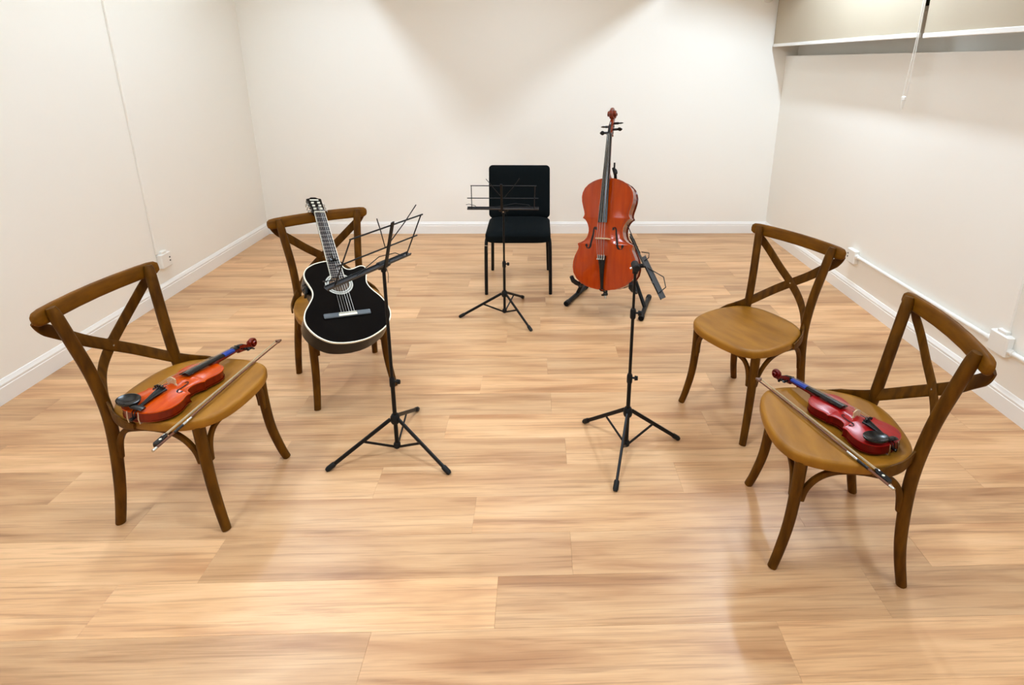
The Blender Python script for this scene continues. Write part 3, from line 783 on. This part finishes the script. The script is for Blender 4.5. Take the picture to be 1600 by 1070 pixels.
MB().add([(s*neckw(y)*1.0+GX, y, z) for y in (.372, NY) for s, z in ((-1, .001), (1, .001), (1, .0065), (-1, .0065))], [(0, 1, 2, 3), (4, 7, 6, 5), (0, 4, 5, 1), (1, 5, 6, 2), (2, 6, 7, 3), (3, 7, 4, 0)]).build('fingerboard', M_FBOARD, g)
nn = [(GX, y, -.009) for y in (.47, .5, .6, .7, .79, .812)]
MB().tube(nn, [.029, .0285, .028, .027, .026, .026], [.03, .018, .012, .0115, .011, .012], hint=(1, 0, 0), n=14).build('neck', M_GUITAR, g)
scale_len = .655
for k in range(1, 20):
    y = NY-scale_len*(1-2**(-k/12))
    if y < .375: break
    MB().bbox((GX, y, .0070), (2*neckw(y)-.001, .0028, .0022), .0008).build('fret', M_STRING, g)
for s in (-1, 1):
    MB().tube([(GX+s*neckw(.372), .372, .0045), (GX+s*neckw(NY), NY, .0045)], .0012, .0028, hint=(1, 0, 0), n=4, p=4).build('fingerboard_binding', M_CREAM, g)
MB().bbox((GX, NY+.003, .0065), (.054, .006, .010), .001).build('nut', M_CREAM, g)
# slotted headstock, tilted back
HT = R(-13); rotm = Matrix.Rotation(HT, 4, 'X'); hd = Matrix.Translation((GX, NY+.006, 0)) @ rotm
def hpt(x, y, z): return tuple(hd @ Vector((x, y, z)))
hw = MB()
outl = [(-.029, -.005), (-.031, .03), (-.036, .11), (-.038, .138), (-.024, .143), (-.012, .155), (.012, .155), (.024, .143), (.038, .138), (.036, .11), (.031, .03), (.029, -.005)]
hw.prism(outl, -.018, .002, ax=lambda x, y, z: hpt(x, y, z)); head = hw.build('headstock', M_GUITAR, g)
for s in (-1, 1):
    MB().prism([(s*.0085, .018), (s*.021, .018), (s*.0235, .104), (s*.0125, .104)], .0015, .0026, ax=hpt).build('slot', M_FHOLE, head)
    for k in range(3):
        y = .032+.031*k
        MB().cyl(hpt(s*.009, y, .003), hpt(s*.022, y, .003), .0062, 12).build('roller', M_CREAM, head)
        tn = MB(); tn.cyl(hpt(s*.033, y, -.008), hpt(s*.048, y, -.008), .0022, 8); tn.cyl(hpt(s*.033, y, -.008), hpt(s*.0375, y, -.008), .006, 10)
        tn.tube([hpt(s*.044, y, -.006), hpt(s*.047, y, -.012), hpt(s*.047, y, -.022)], [.004, .008, .005], [.003, .0035, .003], hint=(0, 1, 0), n=8)
        tn.build('tuning_key', M_STEEL, head)
MB().prism([(-.022, .121), (.022, .121), (.022, .132), (-.022, .132)], .0018, .0028, ax=hpt).build('head_label', M_CREAM, head)
for k in range(6):
    q = -1+2*k/5
    MB().tube([(GX+q*.030, .150, .0105), (GX+q*.0295, .158, .0145), (GX+q*.0215, NY+.003, .0122), hpt(q*.018, .05, .004)], .00065 if k < 3 else .0008, n=5).build('string', M_STRING if k < 3 else M_NYLON, g)
# preamp on the bass side
pr = MB().bbox((-.136, .352, -.045), (.010, .075, .044), .003, rot=Matrix.Rotation(R(-14), 3, 'Z')).build('preamp', M_RUBBER, g)
for k, (dy, dz) in enumerate(((-.022, .010), (-.008, .010), (.006, .010), (.020, .010), (-.012, -.010), (.010, -.010))):
    MB().cyl((-.141+dy*-.25, .352+dy, -.045+dz), (-.148+dy*-.25, .352+dy, -.045+dz), .0045, 8).build('knob', M_DKGREY, pr)

# ------------------------------------------------------------------ cello stand
t = thing('cello_stand', 'black tubular folding stand cradling the cello', 'stand', loc=(.52, 3.58, 0))
o = Vector((.52, 3.58, 0)); W = lambda *p: Vector(p)-o
cm = vc.matrix_world
CW = lambda x, y, z: (frame((.896, -.43, .106), (.058, .351, .935), (-.439, -.832, .34), (.435, 3.343, .194)) @ Vector((x, y, z))) - o
for a, b in (((.199, 3.505), (.375, 3.83)), ((.686, 3.27), (.812, 3.627))):
    bar = MB().cyl(W(a[0], a[1], .02), W(b[0], b[1], .02), .016, 14).build('floor_bar', M_BLACKMETAL, t)
    d = (Vector(b)-Vector(a)).normalized()
    for p, sg in ((a, 1), (b, -1)):
        q = Vector(p); e = q+d*sg*.045
        MB().lathe(W(q.x, q.y, .02), W(e.x, e.y, .02), [(0, .016), (.004, .0195), (.04, .0195), (.045, .016)], 14).build('rubber_cap', M_RUBBER, bar)
hub = CW(.0, .42, -.215)
for p, s in (((.292, 3.676, .025), -1), ((.742, 3.430, .025), 1)):
    MB().tube(spline([W(*p), W(*p).lerp(hub, .5)+Vector((0, .03, .02)), hub], 5), .0135, n=12).build('upright', M_BLACKMETAL, t)
MB().bbox(hub, (.09, .05, .09), .01).build('hinge_block', M_RUBBER, t)
MB().tube([hub, CW(0, .62, -.20), CW(0, .80, -.15), CW(.0, .84, -.10)], .011, n=10).build('mast', M_BLACKMETAL, t)
MB().tube(spline([CW(.0, .84, -.105), CW(.02, .825, -.095), CW(.034, .80, -.07), CW(.036, .80, -.03), CW(.036, .80, -.005)], 4), .0075, n=10).build('neck_hook', M_FOAM, t)
MB().tube([CW(.037, .785, -.012), CW(.038, .86, -.006)], [.009, .009], .006, n=8).build('hook_pad', M_FOAM, t)
for x, y, s in ((-.216, .050, -1), (.192, .030, 1)):
    tip = CW(x, y, .0); bk = CW(x*.95, y-.02, -.16)
    mid = CW(x*.98, y-.018, -.06)
    ar_ = MB().tube(spline([hub.lerp(bk, .35), bk, mid, tip, CW(x+s*.006, y+.03, .022)], 4), .009, n=10).build('cradle_arm', M_BLACKMETAL, t)
    MB().tube([CW(x*.97, y-.018, -.09), mid, tip, CW(x+s*.006, y+.028, .021)], [.0145, .016, .016, .014], n=10).build('foam_pad', M_FOAM, ar_)

# ------------------------------------------------------------------ music stands
def music_stand(base, head, feet, tray_a, tray_b, tilt, joints, hubz, label, hs=1.0, lean=0.0):
    bx, by = base; o = Vector((bx, by, 0))
    t = thing('music_stand', label, 'music stand', loc=(bx, by, 0), group='black folding music stands')
    W = lambda p: Vector(p)-o
    top = W(head); bot = Vector((0, 0, .03))
    up = lambda z: bot.lerp(top, (z-.03)/(top.z-.03))
    z1 = joints[0]
    MB().cyl(bot, up(z1), .0088, 12).build('lower_tube', M_BLACKMETAL, t)
    MB().cyl(up(z1), up(joints[1]) if len(joints) > 1 else top, .0068, 12).build('middle_tube', M_BLACKMETAL, t)
    if len(joints) > 1: MB().cyl(up(joints[1]), top, .0056, 12).build('upper_tube', M_BLACKMETAL, t)
    for z in joints:
        c_ = MB().lathe(up(z-.022), up(z+.03), [(0, .010), (.006, .0122), (.036, .0122), (.044, .0095)], 12).build('collar', M_RUBBER, t)
        k = MB(); p = up(z+.004); k.cyl(p, p+Vector((.022, -.004, 0)), .0045, 8); k.tube([p+Vector((.020, -.004, 0)), p+Vector((.034, -.006, 0))], [.012, .010], .006, hint=(0, 0, 1), n=10); k.build('wing_screw', M_RUBBER, c_)
    MB().lathe(up(hubz-.018), up(hubz+.03), [(0, .016), (.01, .02), (.03, .02), (.042, .014)], 12).build('hub', M_RUBBER, t)
    MB().lathe(bot+Vector((0, 0, -.010)), bot+Vector((0, 0, .02)), [(0, .010), (.006, .015), (.022, .015), (.03, .011)], 12).build('foot_ring', M_RUBBER, t)
    for fx, fy in feet:
        f = W((fx, fy, .011)); d = Vector((f.x, f.y, 0)).normalized()
        s0 = up(hubz)+d*.020+Vector((0, 0, .004)); dd = (f-s0).normalized()
        side = Vector((-d.y, d.x, 0))
        lg = MB().tube([s0, f], .0058, .0085, hint=side, n=8, p=3.5).build('leg', M_BLACKMETAL, t)
        MB().lathe(f-dd*.030, f+dd*.012, [(0, .0095), (.006, .0115), (.034, .0115), (.042, .008)], 10).build('rubber_foot', M_RUBBER, lg)
        mid = s0.lerp(f, .46); MB().tube([mid, bot+d*.012], .0035, .006, hint=side, n=6, p=3).build('brace', M_BLACKMETAL, t)
    # desk
    a, b = W(tray_a), W(tray_b); d = (b-a).normalized(); wd = (b-a).length
    h = Vector((-d.y, d.x, 0)); u = Vector((0, 0, 1))*math.cos(R(tilt)) + h*math.sin(R(tilt)); n = d.cross(u)   # player side = -n or n
    if n.dot(h) < 0: n = -n
    D = lambda x, y, z=0: a + d*x + u*y*hs + n*z
    tr = MB()
    rm = Matrix((d, u, n)).transposed()
    tr.bbox(D(wd/2, 0, .0), (wd, .012, .004), .001, rot=rm)
    tr.bbox(D(wd/2, -.004, .009), (wd, .003, .020), .001, rot=rm)
    tr.bbox(D(wd/2, .000, .018), (wd, .008, .0025), .001, rot=rm)
    tray = tr.build('tray', M_DKGREY, t)
    W_ = .0026
    MB().tube([D(.030, 0), D(.046, .205)], W_, n=6).build('side_wire', M_BLACKMETAL, t)
    MB().tube([D(wd-.030, 0), D(wd-.022, .205)], W_, n=6).build('side_wire', M_BLACKMETAL, t)
    MB().tube([D(.042, .205), D(wd-.012, .205)], .0030, n=6).build('top_bar', M_BLACKMETAL, t)
    MB().tube([D(.010, .098), D(wd-.002, .098)], .0030, n=6).build('middle_bar', M_BLACKMETAL, t)
    c0 = (top-a).dot(d)
    MB().tube([D(c0-.008, -.01, -.004), D(c0-.004+lean*.5, .100, -.004), D(c0+lean, .222, -.004)], .0080, .003, hint=d, n=6, p=4).build('centre_bar', M_BLACKMETAL, t)
    cf = c0+lean*.8
    for s, q in ((-1, [D(cf, .098, .003), D(cf-.055, .195, .004), D(cf-.090, .255, .006)]), (1, [D(cf+.01, .098, .003), D(cf+.075, .195, .004), D(cf+.112, .262, .006)])):
        MB().tube(q, .0020, n=6).build('fan_wire', M_BLACKMETAL, t)
    for q in ((-.01, .03, .010, .02, .036, .11, .026, .13), (.32, .004, .005, .67, .044, .86, .034, .90)):
        MB().tube([D(wd*q[0], q[1], q[2]), D(wd*q[3], .008, q[4]), D(wd*q[5], .004, q[6]), D(wd*q[7], .002, .004)], .0019, n=6).build('page_holder', M_BLACKMETAL, tray)
    kn = MB()
    kn.lathe(top-d*.030, top+d*.030, [(0, .012), (.004, .0155), (.056, .0155), (.06, .012)], 14)
    kn.tube([top+Vector((0, 0, -.03)), top+Vector((0, 0, .004))], .0115, n=10)
    kn.tube([top, D(c0, 0, -.002)], .009, n=8)
    kn.build('tilt_knuckle', M_RUBBER, t)
    MB().cyl(top-n*.016, top-n*.024, .005, 8).build('bolt', M_STEEL, t)
    MB().tube(spline([top+d*.012+Vector((0, 0, -.01)), top+d*.022+Vector((0, 0, -.05)), top+d*.018+Vector((0, 0, -.085))], 4), .0012, n=5).build('hanging_wire', M_BLACKMETAL, t)
    return t
music_stand((-.615, 2.035), (-.612, 2.050, .872), ((-.873, 1.924), (-.373, 1.894), (-.590, 2.325)),
            (-.735, 1.790, .876), (-.527, 2.161, .876), -25, (.345,), .165, 'black folding music stand before the guitar chair, wire desk turned to the guitar', 1.0, -.05)
music_stand((-.222, 3.375), (-.218, 3.395, .738), ((-.514, 3.345), (-.044, 3.147), (-.106, 3.650)),
            (-.448, 3.376, .745), (.009, 3.368, .745), -31, (.365,), .155, 'black folding music stand before the black padded chair')
music_stand((.392, 2.025), (.395, 2.045, .862), ((.225, 2.213), (.636, 2.085), (.313, 1.786)),
            (.436, 2.141, .866), (.425, 1.721, .866), -27, (.355, .655), .190, 'black folding music stand in front of the cello, wire desk seen edge-on', .62)
